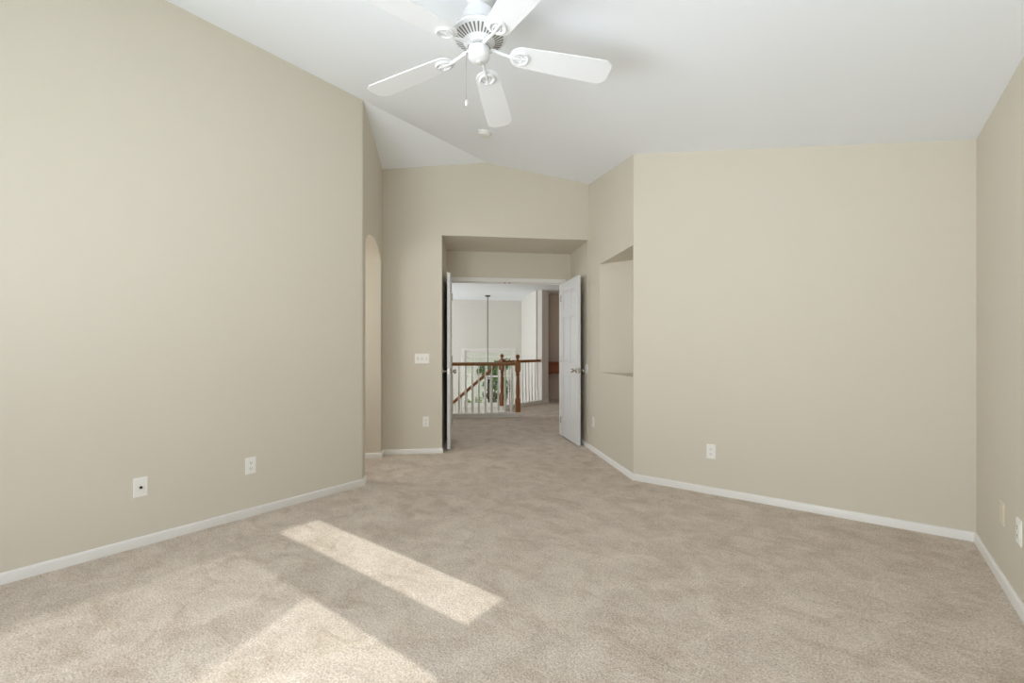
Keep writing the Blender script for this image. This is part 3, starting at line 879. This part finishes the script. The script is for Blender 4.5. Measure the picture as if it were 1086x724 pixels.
# pull chain with its fob
bm = BM()
px_, py_ = 0.052 * math.cos(math.radians(215)), 0.052 * math.sin(math.radians(215))
tube(bm, [(px_ * 0.9, py_ * 0.9, 0.036), (px_ * 1.12, py_ * 1.12, 0.036), (px_ * 1.16, py_ * 1.16, 0.030)], 0.004, 8)
tube(bm, [(px_ * 1.16, py_ * 1.16, 0.032), (px_ * 1.16, py_ * 1.16, -0.195)], 0.0011, 6)
pc_ = obj('pull_chain', bm, M['nickel'], fan, smooth=40); pc_['label'] = 'thin metal pull chain'
bm = BM(); lathe(bm, [(0, -0.192), (0.0035, -0.195), (0.0065, -0.21), (0.006, -0.218), (0, -0.222)], 14, Matrix.Translation((px_ * 1.16, py_ * 1.16, 0)))
obj('chain_fob', bm, M['plate'], pc_, smooth=60)

def blade_mesh():
    bm = BM()
    out = []
    rw, tw = 0.060, 0.077
    for k in range(13):                                                # rounded root
        a = PI / 2 + PI * k / 12
        out.append((0.205 + 0.055 * math.cos(a), rw * math.sin(a)))
    out += [(0.40, -(rw + tw) / 2 - 0.002), (0.622, -tw), (0.652, -tw + 0.022), (0.660, -tw + 0.04)]
    out += [(0.660, tw - 0.04), (0.652, tw - 0.022), (0.622, tw), (0.40, (rw + tw) / 2 + 0.002)]
    quadbox(bm, [(x, y, 0.0) for x, y in out], [(x, y, 0.006) for x, y in out])
    return bm
def iron_mesh():
    bm = BM()
    z = -0.004
    tube(bm, [(0.050, 0, 0.016), (0.085, 0, 0.010), (0.120, 0, 0.002), (0.150, 0, z), (0.175, 0, z)], [0.010, 0.009, 0.008, 0.008, 0.009], 10)
    ring = [(0.205 + 0.036 * math.cos(2 * PI * k / 24), 0.036 * math.sin(2 * PI * k / 24), z) for k in range(25)]
    tube(bm, ring, 0.0065, 8)
    for sgn in (-1, 1):                                                # curled side arms
        tube(bm, [(0.172, 0.004 * sgn, z), (0.185, 0.016 * sgn, z), (0.205, 0.016 * sgn, z), (0.216, 0.006 * sgn, z)], 0.0045, 8)
    tube(bm, [(0.172, 0, z), (0.236, 0, z)], [0.008, 0.006], 8)
    for x, y in ((0.238, 0), (0.215, 0.034), (0.215, -0.034)):
        lathe(bm, [(0.008, 0.003), (0.008, -0.003), (0.005, -0.006), (0, -0.007)], 14, Matrix.Translation((x, y, z)))
    return bm
bl0 = ir0 = None
PH = math.radians(191.3)
DROOP = math.atan(0.043 / 0.66)
for i in range(5):
    a = PH - 2 * PI * i / 5
    if bl0 is None:
        b = bl0 = obj('blade', blade_mesh(), M['blade'], fan, bevel=0.0015)
        r = ir0 = obj('blade_iron', iron_mesh(), M['fan'], b, smooth=40)
    else:
        b = bl0.copy(); COL.objects.link(b); r = ir0.copy(); COL.objects.link(r); r.parent = b
    b.parent = fan
    b.rotation_mode = 'QUATERNION'
    b.rotation_quaternion = (Matrix.Rotation(a, 4, 'Z') @ Matrix.Rotation(DROOP, 4, 'Y') @ Matrix.Rotation(math.radians(-9), 4, 'X')).to_quaternion()
    b.location = (0, 0, 0.043)

# ------------------------------------------------------------------ outdoors beyond the foyer window
bm = BM()
prism(bm, [(-60, -30), (30, -30), (30, 50), (-60, 50)], -3.2, -3.0)
struct('ground', bm, M['lawn'], 'green lawn outside the foyer window')
def tree(label, s, w, h, cr, m, seed, zc):
    rnd = random.Random(seed)
    x, y = D(s, w)
    t = thing('tree', label, 'tree', (x, y, -3.0), group='trees outside the foyer window')
    bm = BM(); tube(bm, [(0, 0, 0), (0.05, 0.02, h * 0.3), (-0.03, 0.05, h * 0.55), (0, 0, h * 0.8)], [0.16, 0.13, 0.09, 0.04], 10)
    for k in range(5):
        a = k * 1.3
        tube(bm, [(0, 0, h * (0.35 + 0.07 * k)), (cr * 0.7 * math.cos(a), cr * 0.7 * math.sin(a), h * (0.5 + 0.07 * k))], [0.05, 0.015], 6)
    obj('trunk', bm, M['bark'], t, smooth=50)
    bm = BM()
    cl = [(rnd.uniform(-1, 1) * cr * 0.7, rnd.uniform(-1, 1) * cr * 0.7, zc + rnd.uniform(-1, 1) * h * 0.32) for _ in range(26)]
    for c_ in cl:
        for k in range(110):
            d = Vector((rnd.gauss(0, 1), rnd.gauss(0, 1), rnd.gauss(0, 1))).normalized() * cr * 0.42 * rnd.random() ** 0.4
            p = Vector(c_) + d
            if p.z < 0.1: continue
            u = Vector((rnd.gauss(0, 1), rnd.gauss(0, 1), rnd.gauss(0, 1))).normalized(); v = u.orthogonal().normalized()
            sz = rnd.uniform(0.05, 0.11)
            vs = [bm.verts.new(p + u * sz), bm.verts.new(p + v * sz * 0.5), bm.verts.new(p - u * sz), bm.verts.new(p - v * sz * 0.5)]
            bm.faces.new(vs)
    obj('crown', bm, m, t)
tree('leafy green tree framed by the middle of the foyer window', 1.72, 18.0, 3.3, 0.62, M['leaf'], 3, 2.55)
tree('low bright green shrub tree at the left of the foyer window', 0.75, 22.5, 1.9, 0.8, M['leaf2'], 5, 1.0)

hx, hy = D(2.7, 36)
hs = thing('house', 'pale two storey neighbouring house seen through the foyer window', 'house', (hx, hy, -3.0), R45)
bm = BM(); box(bm, -5.0, 6.0, 0, 8, 0, 5.6)
wl = obj('house_wall', bm, M['siding'], hs)
bm = BM()
quadbox(bm, [(-5.5, -0.5, 5.55), (6.5, -0.5, 5.55), (6.5, 8.5, 5.55), (-5.5, 8.5, 5.55)], [(-4.4, 3.9, 8.2), (5.4, 3.9, 8.2), (5.4, 4.1, 8.2), (-4.4, 4.1, 8.2)])
obj('roof', bm, M['roof'], hs)
bm = BM(); box(bm, -2.1, -0.9, -0.04, 0.02, 0.0, 2.3)
for k in range(3): box(bm, -2.0, -1.0, -0.06, -0.03, 0.14 + 0.7 * k, 0.74 + 0.7 * k)
o = obj('house_door', bm, M['trim'], hs); o['label'] = 'bright white door'
